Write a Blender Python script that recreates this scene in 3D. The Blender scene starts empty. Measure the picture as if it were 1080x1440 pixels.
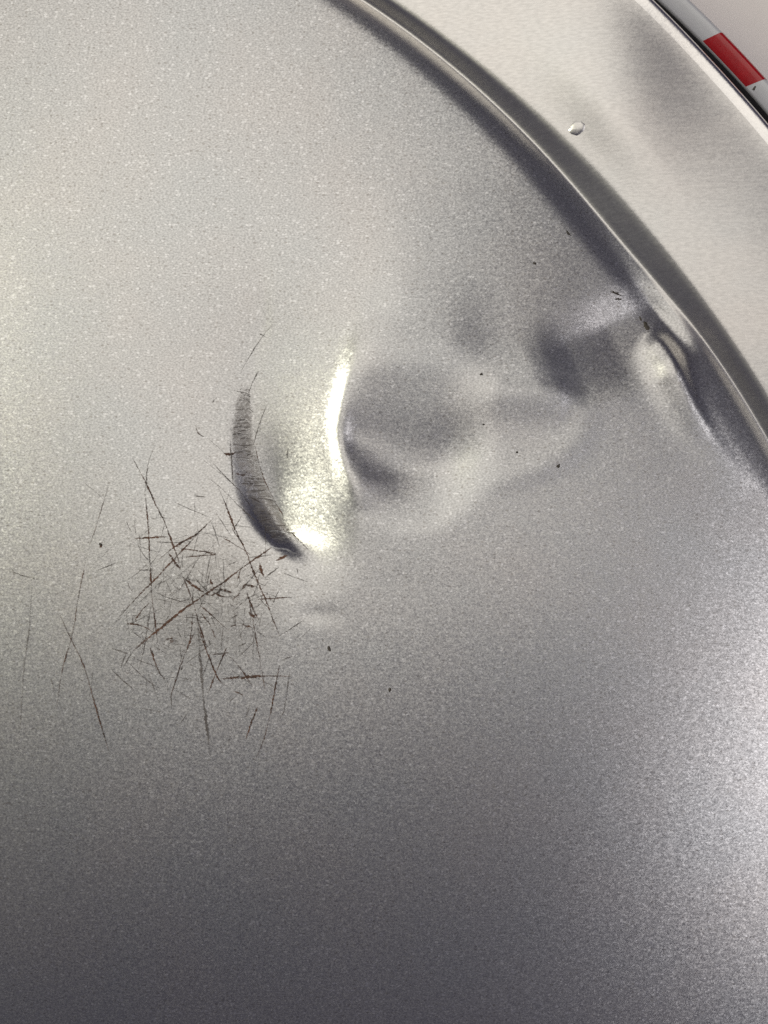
import bpy, math, random
import numpy as np

random.seed(7)
rng = np.random.default_rng(11)
S = 1.0e-4                      # one drawing unit is a tenth of a millimetre
sc = bpy.context.scene
col = sc.collection

# ------------------------------------------------------------------ camera
cam_d = bpy.data.cameras.new('camera')
cam = bpy.data.objects.new('camera', cam_d)
col.objects.link(cam)
CAM_H = 1300
cam.location = (0, 0, CAM_H * S)
cam_d.sensor_fit = 'VERTICAL'
cam_d.sensor_height = 36.0
cam_d.lens = 36.0 * CAM_H / 1440.0
cam_d.clip_start = 0.005
cam_d.clip_end = 50
sc.camera = cam

# ------------------------------------------------------------------ light
world = bpy.data.worlds.new('World')
sc.world = world
world.use_nodes = True
bg = world.node_tree.nodes['Background']
bg.inputs[0].default_value = (0.42, 0.40, 0.74, 1)
bg.inputs[1].default_value = 0.08


def area(name, tx, ty, h, sx, sy, radiance, color, target=(0, 0, 0)):
    """rectangular lamp; (tx, ty) is its direction from the tin as tangents, h its height"""
    d = bpy.data.lights.new(name, 'AREA')
    d.shape = 'RECTANGLE'
    d.size, d.size_y = sx, sy
    d.energy = radiance * math.pi * sx * sy
    d.color = color
    o = bpy.data.objects.new(name, d)
    o.location = (tx * h, ty * h, h)
    from mathutils import Vector
    v = Vector(target) - Vector(o.location)
    o.rotation_euler = v.to_track_quat('-Z', 'Y').to_euler()
    col.objects.link(o)
    return o


area('ceiling_lamp', -0.155, 0.335, 1.0, 0.67, 1.149, 1.09, (1.0, 0.955, 0.875))
area('left_lamp', -1.20, 0.20, 0.8, 0.28, 0.60, 14.0, (1.0, 0.98, 0.80))
area('right_window', 0.761, -0.262, 0.9, 0.598, 0.39, 2.95, (1.0, 0.965, 0.985))

vs = sc.view_settings
vs.view_transform = 'Standard'
vs.look = 'None'
vs.exposure = 0.0
vs.gamma = 1.0
vs.use_curve_mapping = False


# ------------------------------------------------------------------ helpers
def P(x, y, z=0.0):
    """drawing coordinates (x right, y down) to metres"""
    return ((x - 540) * S, (720 - y) * S, z * S)


def sp(x):
    return np.logaddexp(0, x)


def smooth(a, b, x):
    t = np.clip((x - a) / (b - a), 0, 1)
    return t * t * (3 - 2 * t)


def dense(pts, step=4.0):
    """Catmull-Rom through the points, resampled evenly"""
    p = np.array(pts, float)
    if len(p) == 2:
        q = p
    else:
        e = np.vstack([2 * p[0] - p[1], p, 2 * p[-1] - p[-2]])
        out = []
        for i in range(len(p) - 1):
            a, b, c, d = e[i:i + 4]
            t = np.linspace(0, 1, 12, endpoint=False)[:, None]
            out.append(0.5 * ((2 * b) + (c - a) * t + (2 * a - 5 * b + 4 * c - d) * t ** 2
                              + (-a + 3 * b - 3 * c + d) * t ** 3))
        q = np.vstack(out + [p[-1:]])
    L = np.r_[0, np.cumsum(np.hypot(*np.diff(q, axis=0).T))]
    n = max(2, int(L[-1] / step) + 1)
    s = np.linspace(0, L[-1], n)
    return np.c_[np.interp(s, L, q[:, 0]), np.interp(s, L, q[:, 1])]


def curve_field(x, y, pts, step=8.0):
    """signed distance (positive right of travel as seen in the picture turned: left-hand side negative) and position 0..1"""
    q = dense(pts, step)
    best = np.full(x.shape, 1e18)
    sd = np.zeros(x.shape)
    ss = np.zeros(x.shape)
    n = len(q) - 1
    for i in range(n):
        ax, ay = q[i]
        bx, by = q[i + 1]
        dx, dy = bx - ax, by - ay
        l2 = dx * dx + dy * dy
        t = np.clip(((x - ax) * dx + (y - ay) * dy) / l2, 0, 1)
        px, py = x - ax - t * dx, y - ay - t * dy
        d2 = px * px + py * py
        m = d2 < best
        cr = (dx * (y - ay) - dy * (x - ax))
        best = np.where(m, d2, best)
        sd = np.where(m, -np.sign(cr) * np.sqrt(d2), sd)
        ss = np.where(m, (i + t) / n, ss)
    return sd, ss


# ------------------------------------------------------------------ shape of the pressed metal
CX, CY = -372.0, 1403.0
RE = 1679.0
TH = np.radians([20, 25.9, 29.4, 32.3, 35.2, 38.3, 40.9, 46.2, 50.9, 54.9, 62])
RP = [1604, 1606, 1601, 1596, 1598, 1590, 1590, 1599, 1609, 1616, 1626]
TF = np.radians([20, 28.1, 31.5, 34.4, 36.5, 39.1, 42.2, 46.5, 51, 56, 62])
RF = [1632, 1632, 1630, 1640, 1632, 1618, 1616, 1624, 1634, 1644, 1652]
TL = np.radians([20, 29.3, 32.9, 36.7, 39.3, 42, 46.5, 50.9, 55.6, 62])
RL = [1658, 1656, 1654, 1648, 1643, 1643, 1650, 1657, 1662, 1664]


TFINE = np.radians(np.linspace(10, 72, 500))


def eased(T, R, off=0.0):
    """the measured radii, eased so that the bead has no corners"""
    v_ = np.interp(TFINE, T, R) + off
    k_ = np.exp(-0.5 * (np.arange(-45, 46) / 15.0) ** 2)
    return np.convolve(np.pad(v_, 45, mode='edge'), k_ / k_.sum(), 'valid')


RPF, RFF, RLF = eased(TH, RP, 7.0), eased(TF, RF, 2.0), eased(TL, RL)


def hg(a, s):
    return np.exp(-(a / s) ** 2)


def gauss(a, sig):
    n_ = int(3 * sig) + 1
    kk_ = np.exp(-0.5 * (np.arange(-n_, n_ + 1) / sig) ** 2)
    kk_ /= kk_.sum()
    b_ = np.pad(a, n_, mode='edge')
    b_ = sum(w_ * b_[i_:i_ + a.shape[0], :] for i_, w_ in enumerate(kk_))
    return sum(w_ * b_[:, i_:i_ + a.shape[1]] for i_, w_ in enumerate(kk_))


RIDGE = [(536, 436), (517, 460), (503, 488), (492, 522), (484, 560), (480, 600), (484, 640), (493, 675), (508, 715), (530, 760), (550, 800)]
CRES = [(374, 458), (352, 505), (338, 556), (333, 606), (337, 655), (350, 703), (374, 742), (404, 770), (432, 792), (460, 822)]
FAN = [(786, 551), (830, 538), (880, 515), (935, 488)]
STREAK = [(672, 549), (705, 548), (745, 549), (794, 551)]
RIMR = [(822, 560), (824, 600), (798, 634), (740, 662), (650, 685)]
EDGE = [(912, 468), (936, 490), (953, 530), (976, 578), (1006, 626), (1048, 682), (1085, 730)]


def mono(pts):
    a = np.array(dense(pts, 4.0))
    o_ = np.argsort(a[:, 1])
    return a[o_, 1], a[o_, 0]


def sig(t):
    return 1 / (1 + np.exp(-np.clip(t, -40, 40)))


def soften(a, x, px):
    return gauss(a, px / (x[0, 1] - x[0, 0]))


def dent_raw(x, y):
    z = np.zeros(x.shape)
    yc, xc = mono(CRES)
    yr, xr_ = mono(RIDGE)
    xs = np.interp(y, yc, xc)
    xr = np.interp(y, yr, xr_)
    # the sheet sags towards the blow; left of the crescent it is back up sooner, so a step opens
    W = np.interp(y, [455, 500, 600, 700, 760, 800], [10, 13, 16, 20, 23, 28])
    step = smooth(-1.0, 1.0, (x - xs) / W)
    q = smooth(585, 690, y)
    u1 = np.clip((x - 352) / np.interp(y, [400, 520, 600], [170, 138, 132]), 0, 1)
    u1 = 0.9 * u1 + 0.1 * u1 ** 6
    t2 = np.clip((9 * sp((x - 384) / 9)) / 124, 0, 1)
    u2 = 1 - (1 - t2) ** 1.3
    u = u1 * (1 - q) + u2 * q
    vl = 1 - smooth(500, 890, y)
    vr = 1 - smooth(748, 838, y)
    dep = np.interp(y, [400, 560, 640, 700, 740, 780], [13, 20, 25, 29, 31, 31])
    z += -dep * hg(x - 430, 185) * smooth(235, 510, y) * (vl * (1 - step) + vr * step * (1 - u))
    # rim of the bowl, slow fall beyond it
    ar = np.interp(y, [400, 460, 520, 580, 640, 700, 760, 820], [0, 1, 3, 4, 4, 3, 1, 0])
    t = np.clip((x - xs) / np.maximum(xr - xs, 20), 0, 1)
    left = np.where(t > 0, t, 0) ** 1.3
    right = np.exp(-np.clip(x - xr, 0, None) / 110)
    z += ar * np.where(x < xr, left, right)
    d, s = curve_field(x, y, RIDGE)
    a = np.interp(y, [440, 475, 505, 560, 640, 680, 720], [0, 0.5, 1.5, 3.5, 5.0, 4.0, 0])
    z += a * np.where(d < 0, hg(d, 11), hg(d, 50)) * np.where((s < 0.002), hg(d, 10), 1)
    # the bowl: its floor leans from a low swell down to the front, and ends in a shallow hollow under the streak
    e = np.interp(np.abs(x - 562), [0, 50, 80, 110], [1.0, 0.96, 0.84, 0.70])
    ye = np.where(y > 578, 578 + (y - 578) / e, y)
    za = np.interp(ye, [250, 380, 484, 512, 632, 662, 750], [0, 3, 8.0, 5.8, -12.5, -15.0, 0])
    zb = np.interp(y, [250, 380, 530, 556, 596, 620, 690], [0, 3, 5.0, 4.2, 0.2, -1.0, 0])
    w_ = smooth(622, 700, x)
    zz = (za * (1 - w_) + zb * w_) * (1 - smooth(740, 960, x))
    zz = soften(zz, x, 7)
    q = smooth(600, 680, y)
    z += zz * (1 - 0.6 * q * hg(x - xr, 60)) * sig((x - xr - 2 - 6 * q) / (6 + 5 * q + 6 * smooth(540, 450, y)))
    # streak with a darker hollow under it
    d, s = curve_field(x, y, STREAK)
    f = np.interp(s, [0, 0.01, 0.2, 0.6, 0.99, 1], [0, 0, 0.8, 0.7, 1, 0.6])
    z += 1.6 * f * np.where(d > 0, hg(d, 13), hg(d, 30)) * np.where(s > .995, hg(np.hypot(x - 792, y - 551), 30), 1)
    d, s = curve_field(x, y, RIMR)
    z += 2.0 * hg(d, 20) * np.sin(np.clip(s, 0, 1) * np.pi)
    # pinched corner: the sheet falls away towards the bead
    ax, ay, bx, by = 786., 551., 938., 487.
    ln = np.hypot(bx - ax, by - ay)
    tx, ty = (bx - ax) / ln, (by - ay) / ln
    al = (x - ax) * tx + (y - ay) * ty
    bb = (x - ax) * ty - (y - ay) * tx
    drop = np.interp(al, [-20, 0, 35, 100, 160, 240, 330], [0, 0.12, 0.6, 1, 1, 0.5, 0])
    w_ = smooth(30, 120, bb)
    drop = drop * (1 - w_) + 0.55 * smooth(-230, 170, al) * np.interp(al, [160, 240, 330], [1, 0.5, 0]) * w_
    wy = np.interp(bb, [-75, -36, 0, 60, 90, 340], [0, 1.0, 10.0, 17, 16.5, 0])
    z += -soften(drop * wy, x, 3)
    # raised fold along the bead
    d, s = curve_field(x, y, EDGE)
    z += np.interp(s, [0, 0.06, 0.16, 0.55, 0.85], [0, 9, 14, 3, 0]) * np.where(d > 0, hg(d, 13), hg(d, 27))
    # little ding below the fold
    z += -1.0 * hg(x - 448, 28) * hg(y - 864, 11)
    return z


GX0, GY0, GS = -10.0, 190.0, 2.0
_gx, _gy = np.meshgrid(GX0 + GS * np.arange(670), GY0 + GS * np.arange(400))
GRID = gauss(dent_raw(_gx, _gy), 2.0)


def dent(x, y):
    """bicubic reading of the dent's height table"""
    fx, fy = (x - GX0) / GS, (y - GY0) / GS
    ix = np.clip(np.floor(fx).astype(int), 1, GRID.shape[1] - 3)
    iy = np.clip(np.floor(fy).astype(int), 1, GRID.shape[0] - 3)

    def wts(t):
        return ((1 - t) ** 3 / 6, (3 * t ** 3 - 6 * t ** 2 + 4) / 6, (-3 * t ** 3 + 3 * t ** 2 + 3 * t + 1) / 6, t ** 3 / 6)
    wx, wy = wts(np.clip(fx - ix, 0, 1)), wts(np.clip(fy - iy, 0, 1))
    z = 0
    for a in range(4):
        for b in range(4):
            z = z + wy[a] * wx[b] * GRID[iy + a - 1, ix + b - 1]
    return z


def height(x, y):
    """height of the sheet in drawing units"""
    x = np.asarray(x, float)
    y = np.asarray(y, float)
    r = np.hypot(x - CX, CY - y)
    th = np.arctan2(CY - y, x - CX)
    rp, rf, rl = np.interp(th, TFINE, RPF), np.interp(th, TFINE, RFF), np.interp(th, TFINE, RLF)
    re = RE - 7
    m3 = (11 + 0.22 * (rf - rp) + 0.34 * (rl - rf)) / (re - rl)
    z = np.zeros(r.shape)
    prev = 0.0
    for r0, m, k in ((rp, -0.22, 4.0), (rf, -0.34, 2.5), (rl, m3, 1.5), (re, 0.21, 2.2), (1755., 0.115, 28.0), (1862., 0.30, 8.0), (1876., -1.6, 1.6)):
        z = z + (m - prev) * k * sp((r - r0) / k)
        prev = m
    # slow waviness of thin sheet
    z = z + 1.3 * np.sin(x / 190 + 0.6) * np.sin(y / 230 + 1.1) + 0.8 * np.sin((x + 0.7 * y) / 120)
    # soft swelling of the outer ring
    z = z + 9 * np.exp(-((x - 850) / 95) ** 2 - ((y - 110) / 250) ** 2) * smooth(1670, 1745, r)
    m = (x > 0) & (x < 1300) & (y > 200) & (y < 980) & (r < 1665)
    if m.any():
        dz = np.zeros(r.shape)
        dz[m] = dent(x[m], y[m]) * (1 - smooth(0, 1, (r[m] - 1618) / 34))
        z = z + dz
    return z


# ------------------------------------------------------------------ materials
def new_mat(name):
    m = bpy.data.materials.new(name)
    m.use_nodes = True
    nt = m.node_tree
    return m, nt, nt.nodes['Principled BSDF'], nt.nodes['Material Output']


def nd(nt, t, **kw):
    n = nt.nodes.new(t)
    for k, v in kw.items():
        setattr(n, k, v)
    return n


def ramp(nt, a, b, ca, cb):
    n = nt.nodes.new('ShaderNodeValToRGB')
    n.color_ramp.elements[0].position = a
    n.color_ramp.elements[1].position = b
    n.color_ramp.elements[0].color = (*ca, 1)
    n.color_ramp.elements[1].color = (*cb, 1)
    return n


def silver_material(name, flake, rough, gain, peel, tint, glints_pits=1.0, stretch=(0.6, 1.25, 1), rot=0.12):
    m, nt, b, out = new_mat(name)
    L = nt.links.new
    b.inputs['Metallic'].default_value = 1.0
    b.inputs['Roughness'].default_value = rough
    tc = nd(nt, 'ShaderNodeTexCoord')
    geo = nd(nt, 'ShaderNodeNewGeometry')

    def noise(scale, detail, stretch=(1, 1, 1), rot=0.0):
        mp = nd(nt, 'ShaderNodeMapping')
        mp.inputs['Scale'].default_value = stretch
        mp.inputs['Rotation'].default_value = (0, 0, rot)
        L(tc.outputs['Object'], mp.inputs[0])
        n = nd(nt, 'ShaderNodeTexNoise', noise_dimensions='2D')
        n.inputs['Scale'].default_value = scale
        n.inputs['Detail'].default_value = detail
        L(mp.outputs[0], n.inputs['Vector'])
        return n

    def lean(src, k):
        a = nd(nt, 'ShaderNodeVectorMath', operation='SUBTRACT')
        a.inputs[1].default_value = (0.5, 0.5, 0.5)
        L(src, a.inputs[0])
        c = nd(nt, 'ShaderNodeVectorMath', operation='MULTIPLY')
        c.inputs[1].default_value = (k, k, 0)
        L(a.outputs[0], c.inputs[0])
        return c.outputs[0]

    # flakes lean their own way; a wavy skin lies over them
    vo = nd(nt, 'ShaderNodeTexVoronoi', voronoi_dimensions='2D')
    vo.inputs['Scale'].default_value = 5200
    L(tc.outputs['Object'], vo.inputs['Vector'])
    n_peel = noise(1700, 2, stretch, rot)
    n_peel2 = noise(3600, 1)
    acc = geo.outputs['Normal']
    for src, k in ((vo.outputs['Color'], flake), (n_peel.outputs['Color'], peel), (n_peel2.outputs['Color'], peel * 0.8)):
        ad = nd(nt, 'ShaderNodeVectorMath', operation='ADD')
        L(acc, ad.inputs[0])
        L(lean(src, k), ad.inputs[1])
        acc = ad.outputs[0]
    nm = nd(nt, 'ShaderNodeVectorMath', operation='NORMALIZE')
    L(acc, nm.inputs[0])
    L(nm.outputs[0], b.inputs['Normal'])

    # colour: fine speckle, flake glints painted as bright dots, tiny pits, slow clouding
    def g_(v_):
        v_ = min(0.97, (0.6 + (v_ - 0.6) * gain[1]) * gain[0])
        return (v_ * tint[0], v_ * tint[1], v_ * tint[2], 1)
    n_sp = noise(4300, 2, tuple(v_ ** 0.6 for v_ in stretch), rot)
    r1 = nd(nt, 'ShaderNodeValToRGB')
    e = r1.color_ramp.elements
    e[0].position, e[0].color = 0.28, g_(0.47)
    e[1].position, e[1].color = 0.72, g_(0.73)
    L(n_sp.outputs['Fac'], r1.inputs[0])
    n3 = noise(60, 4)
    r3 = ramp(nt, 0.3, 0.7, (0.955, 0.97, 0.975), (1.0, 0.99, 0.98))
    L(n3.outputs['Fac'], r3.inputs[0])
    mx = nd(nt, 'ShaderNodeMix', data_type='RGBA', blend_type='MULTIPLY')
    mx.inputs[0].default_value = 1
    L(r1.outputs[0], mx.inputs[6])
    L(r3.outputs[0], mx.inputs[7])
    cur = mx.outputs[2]

    def dots(scale, size, keep, color, amount, src):
        v = nd(nt, 'ShaderNodeTexVoronoi', voronoi_dimensions='2D')
        v.inputs['Scale'].default_value = scale
        mp = nd(nt, 'ShaderNodeMapping')
        mp.inputs['Scale'].default_value = (0.75, 1.2, 1)
        mp.inputs['Location'].default_value = (scale * 1e-5, 0.013, 0)
        L(tc.outputs['Object'], mp.inputs[0])
        L(mp.outputs[0], v.inputs['Vector'])
        sep = nd(nt, 'ShaderNodeSeparateColor')
        L(v.outputs['Color'], sep.inputs[0])
        rad = nd(nt, 'ShaderNodeMath', operation='MULTIPLY')
        L(sep.outputs[0], rad.inputs[0])
        rad.inputs[1].default_value = size
        lt = nd(nt, 'ShaderNodeMath', operation='LESS_THAN')
        L(v.outputs['Distance'], lt.inputs[0])
        L(rad.outputs[0], lt.inputs[1])
        gt = nd(nt, 'ShaderNodeMath', operation='GREATER_THAN')
        L(sep.outputs[1], gt.inputs[0])
        gt.inputs[1].default_value = 1 - keep
        m1 = nd(nt, 'ShaderNodeMath', operation='MULTIPLY')
        L(lt.outputs[0], m1.inputs[0])
        L(gt.outputs[0], m1.inputs[1])
        m2 = nd(nt, 'ShaderNodeMath', operation='MULTIPLY')
        L(m1.outputs[0], m2.inputs[0])
        m2.inputs[1].default_value = amount
        x_ = nd(nt, 'ShaderNodeMix', data_type='RGBA')
        L(m2.outputs[0], x_.inputs[0])
        L(src, x_.inputs[6])
        x_.inputs[7].default_value = color
        return x_.outputs[2]

    if glints_pits > 0:
        cur = dots(2600, 0.50, 0.16, (0.97, 0.965, 0.95, 1), 0.5 * glints_pits, cur)  # glints put into the colour
        cur = dots(1500, 0.26, 0.35, (0.20, 0.17, 0.14, 1), 0.34 * glints_pits, cur)
    L(cur, b.inputs['Base Color'])
    return m


SILVER = silver_material('silver_lacquer', 0.045, 0.33, (1.0, 1.0), 0.07, (1.0, 0.99, 0.965))
TINPLATE = silver_material('warm_tinplate', 0.02, 0.32, (1.24, 0.4), 0.03, (1.0, 0.97, 0.925), 0.0, (0.10, 1.0, 1), 0.16)
EDGE_HIGHLIGHT = silver_material('painted_edge_highlight', 0.03, 0.26, (1.6, 0.2), 0.02, (1.0, 0.975, 0.94), 0.0)  # lighter base colour paints in the highlight along the lip


def plain(name, color, rough, metallic=0.0, var=0.12, scale=900.0, coat=0.0):
    m, nt, b, out = new_mat(name)
    tc = nd(nt, 'ShaderNodeTexCoord')
    n = nd(nt, 'ShaderNodeTexNoise')
    n.inputs['Scale'].default_value = scale
    n.inputs['Detail'].default_value = 5
    nt.links.new(tc.outputs['Object'], n.inputs['Vector'])
    r = ramp(nt, 0.3, 0.7, [c * (1 - var) for c in color], [min(1, c * (1 + var)) for c in color])
    nt.links.new(n.outputs['Fac'], r.inputs[0])
    nt.links.new(r.outputs[0], b.inputs['Base Color'])
    b.inputs['Roughness'].default_value = rough
    b.inputs['Metallic'].default_value = metallic
    b.inputs['Coat Weight'].default_value = coat
    b.inputs['Coat Roughness'].default_value = 0.12
    return m


def scratch_material(name, ca, cb, rough, strength, metallic=0.0):
    """broken line of colour: a per-vertex strength times a noisy threshold lets the lacquer show through"""
    m, nt, b, out = new_mat(name)
    L = nt.links.new
    tc = nd(nt, 'ShaderNodeTexCoord')
    n = nd(nt, 'ShaderNodeTexNoise')
    n.inputs['Scale'].default_value = 2600
    n.inputs['Detail'].default_value = 3
    L(tc.outputs['Object'], n.inputs['Vector'])
    n2 = nd(nt, 'ShaderNodeTexNoise')
    n2.inputs['Scale'].default_value = 500
    n2.inputs['Detail'].default_value = 3
    L(tc.outputs['Object'], n2.inputs['Vector'])
    r = ramp(nt, 0.35, 0.65, ca, cb)
    L(n2.outputs['Fac'], r.inputs[0])
    L(r.outputs[0], b.inputs['Base Color'])
    b.inputs['Roughness'].default_value = rough
    b.inputs['Metallic'].default_value = metallic
    at = nd(nt, 'ShaderNodeAttribute', attribute_name='strength')
    ma = nd(nt, 'ShaderNodeMapRange')
    ma.inputs[1].default_value, ma.inputs[2].default_value = 0.32, 0.60
    ma.inputs[3].default_value, ma.inputs[4].default_value = 0.28, 1.3
    L(n.outputs['Fac'], ma.inputs[0])
    mu = nd(nt, 'ShaderNodeMath', operation='MULTIPLY', use_clamp=True)
    L(ma.outputs[0], mu.inputs[0])
    L(at.outputs['Fac'], mu.inputs[1])
    mu2 = nd(nt, 'ShaderNodeMath', operation='MULTIPLY', use_clamp=True)
    L(mu.outputs[0], mu2.inputs[0])
    mu2.inputs[1].default_value = strength
    tr = nd(nt, 'ShaderNodeBsdfTransparent')
    mix = nd(nt, 'ShaderNodeMixShader')
    L(mu2.outputs[0], mix.inputs[0])
    L(tr.outputs[0], mix.inputs[1])
    L(b.outputs[0], mix.inputs[2])
    L(mix.outputs[0], out.inputs['Surface'])
    return m


M_TABLE = plain('white_table_paint', (0.92, 0.86, 0.83), 0.45, var=0.015, scale=300)
M_WHITE = plain('white_print', (0.55, 0.55, 0.58), 0.25, var=0.02, coat=0.5)
M_RED = plain('red_print', (0.36, 0.004, 0.008), 0.25, var=0.08, coat=0.5)
M_DARK = plain('painted_gap_shade', (0.012, 0.011, 0.014), 0.7)  # near-black stands in for the shade deep in the gap
M_CHIP = plain('chip_dirt', (0.06, 0.05, 0.04), 0.7, var=0.4)
M_RUST = scratch_material('rusty_scratch', (0.05, 0.030, 0.021), (0.16, 0.075, 0.042), 0.75, 1.05)
M_GREY = scratch_material('grey_scratch', (0.10, 0.085, 0.078), (0.19, 0.165, 0.15), 0.6, 0.75)
M_SCUFF = scratch_material('scuffed_metal', (0.30, 0.275, 0.255), (0.48, 0.45, 0.42), 0.5, 0.7, 0.5)
M_BARE = scratch_material('bare_metal_scratch', (0.80, 0.79, 0.76), (0.9, 0.9, 0.88), 0.3, 0.9, 0.6)


# ------------------------------------------------------------------ mesh helpers
def mesh_obj(name, verts, faces, mat, parent=None, smooth_shade=True):
    me = bpy.data.meshes.new(name)
    me.from_pydata(verts, [], faces)
    me.update()
    if smooth_shade:
        me.shade_smooth()
    me.materials.append(mat)
    o = bpy.data.objects.new(name, me)
    col.objects.link(o)
    if parent:
        o.parent = parent
    return o


def np_mesh(name, v, quads, mat, parent=None):
    me = bpy.data.meshes.new(name)
    n, f = len(v), len(quads)
    me.vertices.add(n)
    me.vertices.foreach_set('co', np.ascontiguousarray(v, np.float32).ravel())
    me.loops.add(f * 4)
    me.loops.foreach_set('vertex_index', np.ascontiguousarray(quads, np.int32).ravel())
    me.polygons.add(f)
    me.polygons.foreach_set('loop_start', np.arange(0, f * 4, 4, dtype=np.int32))
    me.update(calc_edges=True)
    me.shade_smooth()
    me.materials.append(mat)
    o = bpy.data.objects.new(name, me)
    col.objects.link(o)
    if parent:
        o.parent = parent
    return o


def thetas(fine=700, coarse=90):
    a = np.radians(np.linspace(-4, 80, fine, endpoint=False))
    b = np.radians(np.linspace(80, 356, coarse, endpoint=False))
    return np.r_[a, b]


def lathe(name, prof, mat, parent, th):
    """ring of revolution about the tin's axis; prof is a list of (r, z)"""
    prof = np.array(prof, float)
    nt_, nr = len(th), len(prof)
    x = CX + prof[:, 0][:, None] * np.cos(th)
    y = CY - prof[:, 0][:, None] * np.sin(th)
    z = np.repeat(prof[:, 1][:, None], nt_, 1)
    v = np.stack([(x - 540) * S, (720 - y) * S, z * S], -1).reshape(-1, 3)
    i = np.arange(nr - 1)[:, None] * nt_
    j = np.arange(nt_)[None]
    k = (j + 1) % nt_
    q = np.stack([i + j, i + nt_ + j, i + nt_ + k, i + k], -1).reshape(-1, 4)
    return np_mesh(name, v, q, mat, parent)


# ------------------------------------------------------------------ the table
TABLE_Z = -260
v = [P(-5400, 6400, TABLE_Z), P(4600, 6400, TABLE_Z), P(4600, -3600, TABLE_Z), P(-5400, -3600, TABLE_Z)]
v += [(a, b, c - 0.02) for a, b, c in v]
table = mesh_obj('table_top', v, [(0, 1, 2, 3), (7, 6, 5, 4), (0, 4, 5, 1), (1, 5, 6, 2), (2, 6, 7, 3), (3, 7, 4, 0)],
                 M_TABLE, smooth_shade=False)
table['kind'] = 'structure'
table['label'] = 'plain off-white table top showing beyond the tin'

# ------------------------------------------------------------------ the tin
tin = bpy.data.objects.new('round_tin', None)
tin.location = P(CX, CY, TABLE_Z)
col.objects.link(tin)
tin['label'] = 'round silver metal tin with dented scratched base and white and red rim'
tin['category'] = 'tin'
bpy.context.view_layer.update()
INV = tin.matrix_world.inverted()


def child(o, parent, label=None):
    """parent without moving: mesh data stay in world coordinates"""
    o.parent = parent
    o.matrix_parent_inverse = parent.matrix_world.inverted() if parent is tin else o.matrix_parent_inverse
    if label:
        o['label'] = label
    return o


# the pressed base, one sheet: flat panel, bead, outer ring and lip
th = thetas()
rr = np.r_[np.arange(0.5, 380, 40), np.arange(380, 1575, 2.6), np.arange(1575, 1700, 1.25),
           np.arange(1700, 1848, 4), np.arange(1848, 1880.5, 1.0)]
R_, T_ = np.meshgrid(rr, th, indexing='ij')
X_, Y_ = CX + R_ * np.cos(T_), CY - R_ * np.sin(T_)
Z_ = height(X_, Y_)
# rim wall of the sheet, turned down behind the lip
for dr, dz in ((0.6, -4), (0.8, -12), (0.8, -40), (0.8, -90)):
    X_ = np.vstack([X_, (CX + (1880 + dr) * np.cos(th))[None]])
    Y_ = np.vstack([Y_, (CY - (1880 + dr) * np.sin(th))[None]])
    Z_ = np.vstack([Z_, Z_[len(rr) - 1][None] + dz])
nt_ = len(th)
cut = int(np.searchsorted(rr, 1640.0))


def sheet(name, a, b, mat):
    xx, yy, zz = X_[a:b], Y_[a:b], Z_[a:b]
    v_ = np.stack([(xx - 540) * S, (720 - yy) * S, zz * S], -1).reshape(-1, 3)
    i_ = np.arange(len(xx) - 1)[:, None] * nt_
    j_ = np.arange(nt_)[None]
    k_ = (j_ + 1) % nt_
    q_ = np.stack([i_ + j_, i_ + nt_ + j_, i_ + nt_ + k_, i_ + k_], -1).reshape(-1, 4)
    return np_mesh(name, v_, q_, mat)


base = sheet('base_panel', 0, cut + 1, SILVER)
child(base, tin, 'satin silver sunken panel with a deep dent and scratches')
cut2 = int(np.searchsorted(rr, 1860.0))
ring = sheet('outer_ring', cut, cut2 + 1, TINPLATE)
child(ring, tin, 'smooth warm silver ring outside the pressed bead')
edge = sheet('rolled_edge', cut2, len(X_), EDGE_HIGHLIGHT)
child(edge, tin, 'outer edge of the silver ring with its highlight painted into the colour')

# printed body: white wall whose rounded top edge shows past the base
th2 = thetas(420, 120)
RIM = [(1918.6, -14), (1919.2, -10.6), (1920.5, -9.6), (1926, -6.8), (1932, -3.8), (1936.0, -1.9), (1937.6, -1.35), (1939, -1.2),
       (1940.4, -1.5), (1942, -2.5), (1944, -4.4), (1946, -7.2), (1947.3, -11)]
prof = [(1918.2, -95)] + RIM + [(1947.6, -40), (1947.6, -120), (1946, -255), (1940, -258)]
body = lathe('body_rim', prof, M_WHITE, None, th2)
child(body, tin, 'glossy white rolled rim with red stripes')
gap = lathe('gap_shade_strip', [(1880.9, -70), (1884, -60), (1900, -36), (1917.6, -13.5)], M_DARK, None, th2)  # black strip over the gap walls, painted shade
child(gap, tin, 'black strip painted as shade in the gap between silver base and white rim')


def stripe(t0, t1, slant):
    n = 26
    pr = [(r_ + 0.12, z_ + 0.3) for r_, z_ in RIM] + [(1947.95, -40), (1947.95, -110)]
    vs_, fs = [], []
    for (r, z) in pr:
        sh = slant * (min(r, 1949) - 1919) / 28.0
        for q in range(n + 1):
            t = t0 + (t1 - t0) * q / n + sh
            vs_.append(P(CX + r * math.cos(t), CY - r * math.sin(t), z))
    for a in range(len(pr) - 1):
        for q in range(n):
            fs.append((a * (n + 1) + q, (a + 1) * (n + 1) + q, (a + 1) * (n + 1) + q + 1, a * (n + 1) + q + 1))
    return vs_, fs


def ang(x, y):
    return math.atan2(CY - y, x - CX)


t_a, t_b = ang(992, 52), ang(1053, 117)
sl = ang(1020, 44) - t_a
for kk in (-1, 0, 1):
    off = kk * 0.155
    o = mesh_obj('red_stripe', *stripe(t_b + off, t_a + off, sl), M_RED)
    child(o, tin)
    o.parent = body
    o.matrix_parent_inverse = body.matrix_world.inverted()
bpy.context.view_layer.update()


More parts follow.
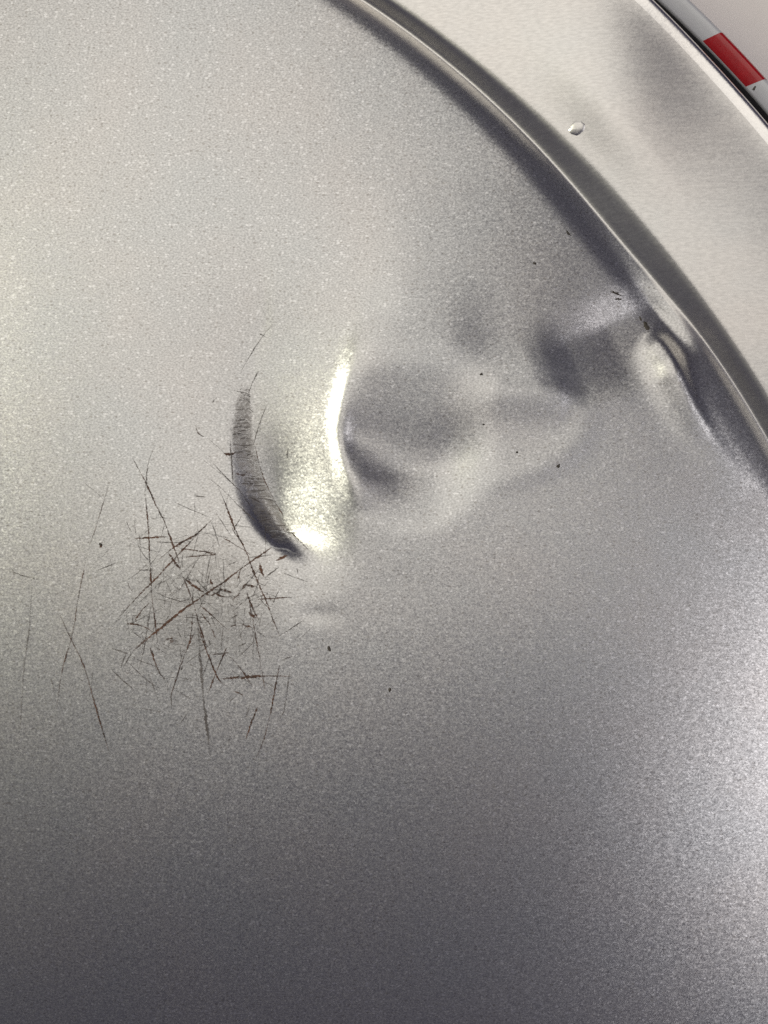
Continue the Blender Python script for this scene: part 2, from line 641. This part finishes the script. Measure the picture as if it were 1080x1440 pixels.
# ------------------------------------------------------------------ marks on the sheet
def drape(verts2, off):
    a = np.array(verts2, float)
    z = height(a[:, 0], a[:, 1]) + off
    return [P(x, y, zz) for (x, y), zz in zip(a, z)]


def on_base(o, label=None):
    o.parent = base
    o.matrix_parent_inverse = MBI
    if label:
        o['label'] = label
    return o


bpy.context.view_layer.update()
MBI = base.matrix_world.inverted()
LIFT = [0.5]


def ribbon(pts, w, jag=0.6, fade=(0.2, 0.2), st=1.0, wob=1.2):
    q = dense(pts, 2.0)
    n = len(q)
    t = np.gradient(q, axis=0)
    t /= np.maximum(np.hypot(*t.T), 1e-9)[:, None]
    nrm = np.c_[-t[:, 1], t[:, 0]]
    q = q + nrm * np.cumsum(rng.normal(0, 0.12 * wob, n))[:, None] * np.sin(np.linspace(0, np.pi, n))[:, None]
    s = np.linspace(0, 1, n)
    prof = np.minimum(1, np.minimum((s + 0.02) / max(fade[0], 1e-3), (1.02 - s) / max(fade[1], 1e-3)))
    slow = np.interp(s, np.linspace(0, 1, max(3, n // 7)), rng.uniform(0.4, 1.2, max(3, n // 7)))
    half = 0.5 * w * (0.45 + 0.55 * prof) * slow
    a = q + nrm * (half * rng.uniform(1 - jag, 1 + jag, n))[:, None]
    b = q - nrm * (half * rng.uniform(1 - jag, 1 + jag, n))[:, None]
    strength = st * prof ** 0.7 * slow
    v2 = np.empty((2 * n, 2))
    v2[0::2], v2[1::2] = a, b
    f = [(2 * i_, 2 * i_ + 1, 2 * i_ + 3, 2 * i_ + 2) for i_ in range(n - 1)]
    return v2, f, np.repeat(strength, 2)


def add_strength(o, vals):
    at = o.data.attributes.new('strength', 'FLOAT', 'POINT')
    at.data.foreach_set('value', np.asarray(vals, np.float32))


def scratch(pts, w, mat, st=1.0, fade=(0.2, 0.25), jag=0.6, wob=1.2, name='scratch'):
    v2, f, stv = ribbon(pts, w, jag, fade, st, wob)
    LIFT[0] += 0.004
    f = [tuple(reversed(a)) for a in f]
    o = mesh_obj(name, drape(v2, LIFT[0]), f, mat)
    add_strength(o, stv)
    on_base(o)
    return o


def A6(*p):
    return [(160 + a / 3.6, 620 + b / 3.6) for a, b in p]


def A7(*p):
    return [(a / 2.4545, 660 + b / 2.4545) for a, b in p]


def A5(*p):
    return [(260 + a / 3.789, 440 + b / 3.789) for a, b in p]


# dark scuffed band along the crescent fold
lb = dense(A5((300, 385), (272, 440), (255, 530), (238, 640), (258, 760), (298, 900), (350, 1040), (415, 1150), (480, 1235)), 3.0)
rb = dense(A5((322, 380), (342, 430), (350, 540), (357, 680), (385, 800), (430, 920), (490, 1050), (560, 1160), (612, 1225)), 3.0)
n = 110
s_ = np.linspace(0, 1, n)
lb = np.c_[np.interp(s_, np.linspace(0, 1, len(lb)), lb[:, 0]), np.interp(s_, np.linspace(0, 1, len(lb)), lb[:, 1])]
rb = np.c_[np.interp(s_, np.linspace(0, 1, len(rb)), rb[:, 0]), np.interp(s_, np.linspace(0, 1, len(rb)), rb[:, 1])]
m_ = 15
v2, stv = [], []
for a in range(n):
    ja, jb = rng.normal(0, 1.1, 2)
    for b in range(m_):
        u = b / (m_ - 1)
        uu = u + (ja * (1 - u) + jb * u) / 26
        v2.append(lb[a] + (rb[a] - lb[a]) * uu)
        e = min(1, min(u, 1 - u) / 0.16)
        g = min(1, (a + 1) / 14, (n - a) / 12)
        stv.append((0.15 + 0.72 * e) * g * np.interp(a / n, [0, .2, .45, .7, 1], [.75, .8, .85, 1.0, .9]))
f = [(a * m_ + b + 1, a * m_ + b, (a + 1) * m_ + b, (a + 1) * m_ + b + 1) for a in range(n - 1) for b in range(m_ - 1)]
o = mesh_obj('scuff', drape(v2, 0.40)[:], [tuple(reversed(q)) for q in f], M_SCUFF)
add_strength(o, stv)
on_base(o, 'dark scuffed crescent along the fold')
# cross hatching inside the scuff, too fine to pick apart
hv, hf, hs = [], [], []
for q in range(120):
    t = rng.uniform(0.02, 0.97)
    a = int(t * (n - 1))
    u0, u1 = sorted(rng.uniform(-0.12, 1.12, 2))
    if u1 - u0 < 0.25:
        continue
    p0 = lb[a] + (rb[a] - lb[a]) * u0
    p1 = lb[a] + (rb[a] - lb[a]) * u1 + (rng.normal(0, 3), rng.normal(1, 4))
    v2, f, stv = ribbon([p0, (p0 + p1) / 2 + rng.normal(0, 0.6, 2), p1], rng.uniform(0.8, 2.0), 0.4, (.3, .3), rng.uniform(.5, 1.0))
    f = [tuple(reversed([x + len(hv) for x in g])) for g in f]
    hv += list(v2)
    hf += f
    hs += list(stv)
lv, lf, ls = [], [], []
for q in range(130):
    a = int(rng.uniform(0.05, 0.98) * (n - 1))
    u0 = rng.uniform(0.0, 0.7)
    u1_ = u0 + rng.uniform(0.15, 0.5)
    p0 = lb[a] + (rb[a] - lb[a]) * u0
    p1 = lb[a] + (rb[a] - lb[a]) * u1_ + (rng.normal(0, 2), rng.normal(1, 3))
    v2, f, stv = ribbon([p0, p1], rng.uniform(0.8, 1.8), 0.4, (.3, .3), rng.uniform(.25, .7))
    lf += [tuple(reversed([x + len(lv) for x in g])) for g in f]
    lv += list(v2)
    ls += list(stv)
o = mesh_obj('scuff_glints', drape(lv, 0.56), lf, M_BARE)
o['kind'] = 'stuff'
add_strength(o, ls)
on_base(o)
o = mesh_obj('scuff_hatching', drape(hv, 0.62), hf, M_GREY)
o['kind'] = 'stuff'
add_strength(o, hs)
on_base(o)

R, G, B = M_RUST, M_GREY, M_BARE
# --- scratches traced one by one: points, width, material, strength
for pts, w, mat, st in [
    (A6((85, 75), (150, 200), (200, 310), (245, 400), (275, 480), (305, 560), (340, 650)), 2.0, R, .8),
    (A6((200, 20), (175, 90), (160, 150), (155, 260)), 1.5, G, .7),
    (A6((152, 250), (170, 400), (185, 600), (200, 800), (215, 950), (232, 1080)), 2.3, R, .85),
    (A6((100, 495), (180, 490), (268, 485)), 2.5, R, 1.1),
    (A6((500, 390), (420, 470), (310, 540), (225, 600)), 2.4, R, .95),
    (A6((430, 465), (330, 570), (215, 690), (100, 810), (20, 900)), 2.4, R, .85),
    (A6((800, 538), (640, 648), (520, 735), (380, 830), (220, 958), (95, 1065)), 3.0, R, 1.15),
    (A6((515, 215), (570, 345), (610, 450), (670, 570), (730, 720), (790, 860), (850, 1015)), 2.5, R, 1.0),
    (A6((480, 190), (560, 260), (640, 340), (740, 430)), 1.6, G, .9),
    (A6((440, 90), (560, 190), (650, 270)), 1.4, G, .8),
    (A6((330, 545), (430, 555), (515, 570)), 2.4, R, 1.0),
    (A6((350, 590), (440, 580), (530, 574)), 1.6, R, .8),
    (A6((470, 415), (600, 430), (710, 440)), 1.3, G, .7),
    (A6((545, 490), (600, 520), (650, 550), (690, 580)), 1.8, R, .9),
    (A6((430, 828), (500, 888), (590, 968)), 2.0, R, .95),
    (A6((268, 558), (300, 605), (338, 655)), 2.6, R, .9),
    (A6((345, 680), (380, 765), (410, 860), (440, 960), (472, 1045)), 2.4, R, .9),
    (A6((440, 870), (490, 940), (520, 1012)), 1.9, R, .8),
    (A6((65, 925), (140, 938), (205, 972)), 3.0, R, 1.1),
    (A6((98, 922), (150, 850), (192, 812)), 1.9, R, .8),
    (A6((190, 820), (165, 960), (148, 1080)), 1.7, G, .8),
    (A6((355, 695), (410, 740), (462, 772)), 2.4, R, 1.0),
    (A6((525, 752), (560, 755), (602, 772)), 3.4, R, 1.15),
    (A6((505, 768), (540, 785), (575, 790)), 2.6, R, 1.0),
    (A6((642, 645), (625, 705)), 2.4, R, .8),
    (A6((735, 615), (745, 660), (762, 692)), 3.4, R, 1.05),
    (A6((818, 608), (845, 595), (878, 578)), 3.4, R, 1.2),
    (A6((648, 752), (670, 730), (722, 738)), 4.0, R, 1.1),
    (A6((672, 765), (700, 840), (738, 912)), 2.2, R, .9),
    (A6((680, 866), (725, 902)), 3.6, R, 1.1),
    (A6((648, 930), (675, 936), (702, 946)), 4.2, R, 1.2),
    (A6((485, 698), (500, 732)), 2.0, R, .8),
    (A6((728, 802), (810, 798), (905, 793)), 1.5, R, .75),
    (A6((838, 750), (800, 835)), 1.3, G, .8),
    (A6((855, 668), (905, 688), (985, 715)), 1.4, G, .9),
    (A6((755, 702), (835, 640)), 1.6, G, .8),
    (A6((600, 805), (645, 765)), 2.0, R, .7),
    (A6((590, 430), (610, 470), (640, 500)), 1.5, R, .8),
    (A6((540, 760), (490, 780), (450, 770)), 2.6, R, .8),
    (A6((400, 270), (455, 285)), 1.5, G, .8),
    (A6((120, 652), (200, 655)), 1.6, G, .8),
    (A6((210, 768), (300, 805), (380, 822)), 1.3, G, .7),
    (A6((0, 730), (90, 690), (180, 610)), 1.2, G, .6),
    (A6((280, 690), (310, 740), (345, 745)), 1.4, G, .7),
    (A6((260, 1005), (300, 1000)), 2.4, R, .8),
    (A6((590, 940), (618, 930)), 2.4, R, .8),
    (A6((110, 510), (150, 580), (190, 612)), 1.5, G, .8),
    (A6((230, 520), (300, 500), (390, 470)), 1.3, G, .7),
    (A6((575, 628), (615, 612)), 1.6, G, .8),
    (A6((720, 960), (775, 1000)), 1.4, G, .7),
    (A6((400, 870), (385, 1000), (365, 1080)), 1.5, R, .7),
    (A6((700, 950), (715, 1020), (722, 1085)), 1.5, G, .8),
    (A7((372, 55), (340, 170), (308, 262)), 1.5, R, .75),
    (A7((300, 290), (270, 430), (250, 560), (215, 680), (195, 825)), 1.7, R, .75),
    (A7((205, 500), (245, 595), (290, 700), (330, 840), (380, 990)), 1.7, R, .85),
    (A7((112, 360), (95, 560), (80, 680), (70, 850), (62, 990)), 1.4, G, .6),
    (A7((28, 350), (130, 382)), 1.2, G, .6),
    (A7((682, 500), (690, 640), (705, 830), (726, 995)), 3.6, G, 1.0),
    (A7((682, 545), (720, 640), (755, 725), (795, 755)), 2.0, R, 1.0),
    (A7((758, 724), (860, 717), (1002, 714)), 3.6, R, .95),
    (A7((518, 615), (545, 690), (570, 728)), 2.6, R, .95),
    (A7((435, 660), (500, 720), (560, 762)), 1.3, G, .7),
    (A7((672, 560), (630, 660), (610, 720), (588, 785)), 1.8, R, .8),
    (A7((782, 615), (750, 690), (718, 775)), 1.9, R, .85),
    (A7((738, 635), (800, 652), (872, 748)), 1.8, R, .8),
    (A7((892, 815), (870, 870), (848, 935)), 2.0, R, .8),
    (A7((965, 675), (940, 800), (910, 930), (878, 1010)), 1.9, R, .75),
    (A7((1002, 690), (980, 830), (955, 870)), 1.6, G, .8),
    (A7((858, 450), (890, 600), (918, 775)), 1.5, R, .75),
    (A7((560, 722), (615, 714)), 2.0, G, .8),
    (A7((805, 765), (842, 782)), 1.8, R, .8),
    (A7((730, 640), (790, 632)), 2.4, R, .8),
    (A7((175, 720), (190, 780)), 1.3, G, .7),
    (A7((342, 270), (350, 262)), 3.2, R, 1.0),
    (A7((0, 1160), (30, 1150), (50, 1165)), 1.8, G, .8),
    (A7((410, 240), (330, 320)), 1.0, G, .4),
    (A7((380, 540), (470, 470), (560, 380)), 1.2, G, .5),
    (A7((780, 1000), (800, 900)), 1.0, G, .4),
    (A7((500, 600), (480, 690)), 1.4, G, .7),
    (A7((600, 590), (585, 598)), 3.0, R, .7),
    (A5((470, 45), (400, 122), (330, 230), (285, 315)), 1.6, G, .9),
    (A5((390, 100), (430, 122)), 2.2, G, .9),
    (A5((385, 300), (350, 370), (328, 428)), 2.2, G, 1.1),
    (A5((430, 480), (385, 590), (355, 695)), 2.0, G, 1.0),
    (A5((45, 590), (70, 640), (98, 658)), 2.2, R, .8),
    (A5((198, 745), (225, 748), (258, 742)), 3.0, R, 1.0),
    (A5((232, 660), (236, 750), (250, 915)), 1.7, G, 1.0),
    (A5((98, 650), (180, 720), (240, 790)), 1.2, G, .6),
    (A5((105, 760), (240, 900), (300, 970), (425, 1160)), 1.6, G, .8),
    (A5((232, 400), (330, 425)), 1.5, G, .8),
    (A5((265, 850), (300, 862), (320, 842)), 3.6, R, .8),
    (A5((555, 1170), (610, 1220), (668, 1275)), 1.7, R, .9),
    (A5((45, 975), (110, 980)), 1.4, G, .8),
    (A5((135, 475), (165, 440)), 1.8, G, .7),
    (A5((360, 690), (400, 850), (470, 1010), (560, 1165)), 1.5, R, .8),
]:
    scratch(pts, w, mat, st)
for pts, w in [
    (A5((440, 1160), (500, 1168), (550, 1190), (600, 1235)), 2.0),
    (A5((428, 1212), (460, 1250), (530, 1262), (585, 1285)), 2.2),
    (A5((575, 1165), (620, 1205), (660, 1262)), 1.3),
]:
    scratch(pts, w, B, 1.0, name='bright_scratch')

# rubbed haze under the scratches
hv, hs, hf = [], [], []
for a in range(25):
    for b in range(25):
        u_, w_ = a / 12 - 1, b / 12 - 1
        hv.append((292 + 118 * u_ + 12 * w_, 846 + 120 * w_))
        hs.append(0.34 * max(0.0, 1 - (u_ * u_ + w_ * w_)) ** 1.2)
        if a < 24 and b < 24:
            i0 = a * 25 + b
            hf.append((i0, i0 + 1, i0 + 26, i0 + 25))
o = mesh_obj('rubbed_haze', drape(hv, 0.32), hf, M_SCUFF)
add_strength(o, hs)
on_base(o)

# hairlines: countless
hv, hf, hs = [], [], []
for q in range(260):
    cxy = np.array([285, 850]) + rng.normal(0, 1, 2) * (62, 62)
    a = rng.choice([-0.7, 1.45, 1.75, 0.5, 0.05]) + rng.normal(0, 0.25)
    ln = abs(rng.normal(22, 20)) + 6
    d = np.array([math.cos(a), math.sin(a)]) * ln / 2
    v2, f, stv = ribbon([cxy - d, cxy + rng.normal(0, 0.8, 2), cxy + d], rng.uniform(.8, 1.7), 0.4, (.3, .3), rng.uniform(.3, .95))
    hf += [tuple(reversed([x + len(hv) for x in g])) for g in f]
    hv += list(v2)
    hs += list(stv)
o = mesh_obj('hairline_scratches', drape(hv, 0.46), hf, M_GREY)
o['kind'] = 'stuff'
add_strength(o, hs)
on_base(o)


# chips, specks and the blister
def blob(name, x, y, rx, ry, rot, hgt, mat, jag=0.25, rings=4, seg=14):
    v2, zs = [(x, y)], [hgt]
    ra = rng.uniform(1 - jag, 1 + jag, seg)
    for q in range(1, rings + 1):
        u = q / rings
        for s in range(seg):
            a = 2 * math.pi * s / seg
            px, py = rx * u * ra[s] * math.cos(a), ry * u * ra[s] * math.sin(a)
            v2.append((x + px * math.cos(rot) - py * math.sin(rot), y + px * math.sin(rot) + py * math.cos(rot)))
            zs.append(hgt * (1 - u * u) - (0.3 if q == rings else 0))
    a = np.array(v2)
    z = height(a[:, 0], a[:, 1]) + np.array(zs) + 0.3
    vs_ = [P(px, py, zz) for (px, py), zz in zip(a, z)]
    fs = [(0, 1 + (s + 1) % seg, 1 + s) for s in range(seg)]
    for q in range(rings - 1):
        for s in range(seg):
            b0, b1 = 1 + q * seg, 1 + (q + 1) * seg
            t = (s + 1) % seg
            fs.append((b0 + s, b0 + t, b1 + t, b1 + s))
    return on_base(mesh_obj(name, vs_, fs, mat))


for x, y, rx, ry, rot in [(752.5, 370, 2.6, 2.0, .3), (785, 655.5, 3.0, 2.2, -.9), (676.5, 527, 2.4, 1.8, 0), (727, 636, 1.9, 1.5, 0),
                          (680, 597, 1.6, 1.3, 0), (463, 912, 2.2, 5, -.2), (548, 970, 2.2, 3, .3), (141, 766, 3.2, 2.0, .6)]:
    blob('speck', x, y, rx, ry, rot, 1.0, M_CHIP)
blob('paint_chip', 912.5, 455, 3.6, 6.6, -.45, 1.2, M_CHIP, 0.3)
blob('paint_chip', 905, 445, 1.6, 3.4, -.5, .8, M_CHIP, 0.4)
blob('paint_chip', 868, 410, 7, 1.8, .35, .8, M_CHIP, 0.5)
blob('paint_chip', 872, 418, 6, 1.4, -.05, .8, M_CHIP, 0.5)
blob('paint_chip', 800, 327, 4, 1.5, .8, .8, M_CHIP, 0.5)
bl = blob('lacquer_blister', 808, 187.5, 10.5, 8.6, -0.3, 1.3, TINPLATE, 0.08, 7, 24)
bl['label'] = 'small round blister on the silver outer ring'
# print mark on the white rim
q = [P(CX + r * math.cos(t), CY - r * math.sin(t), z_) for r, t, z_ in
     [(1922, ang(1059, 124), -8.2), (1927, ang(1060.5, 121), -5.7), (1927.5, ang(1062, 122), -5.5), (1923, ang(1061.5, 126), -7.7)]]
mk = mesh_obj('print_mark', q, [(0, 1, 2, 3)], M_CHIP, smooth_shade=False)
mk.parent = body
mk.matrix_parent_inverse = body.matrix_world.inverted()

sc.render.engine = 'CYCLES'
sc.cycles.use_denoising = False
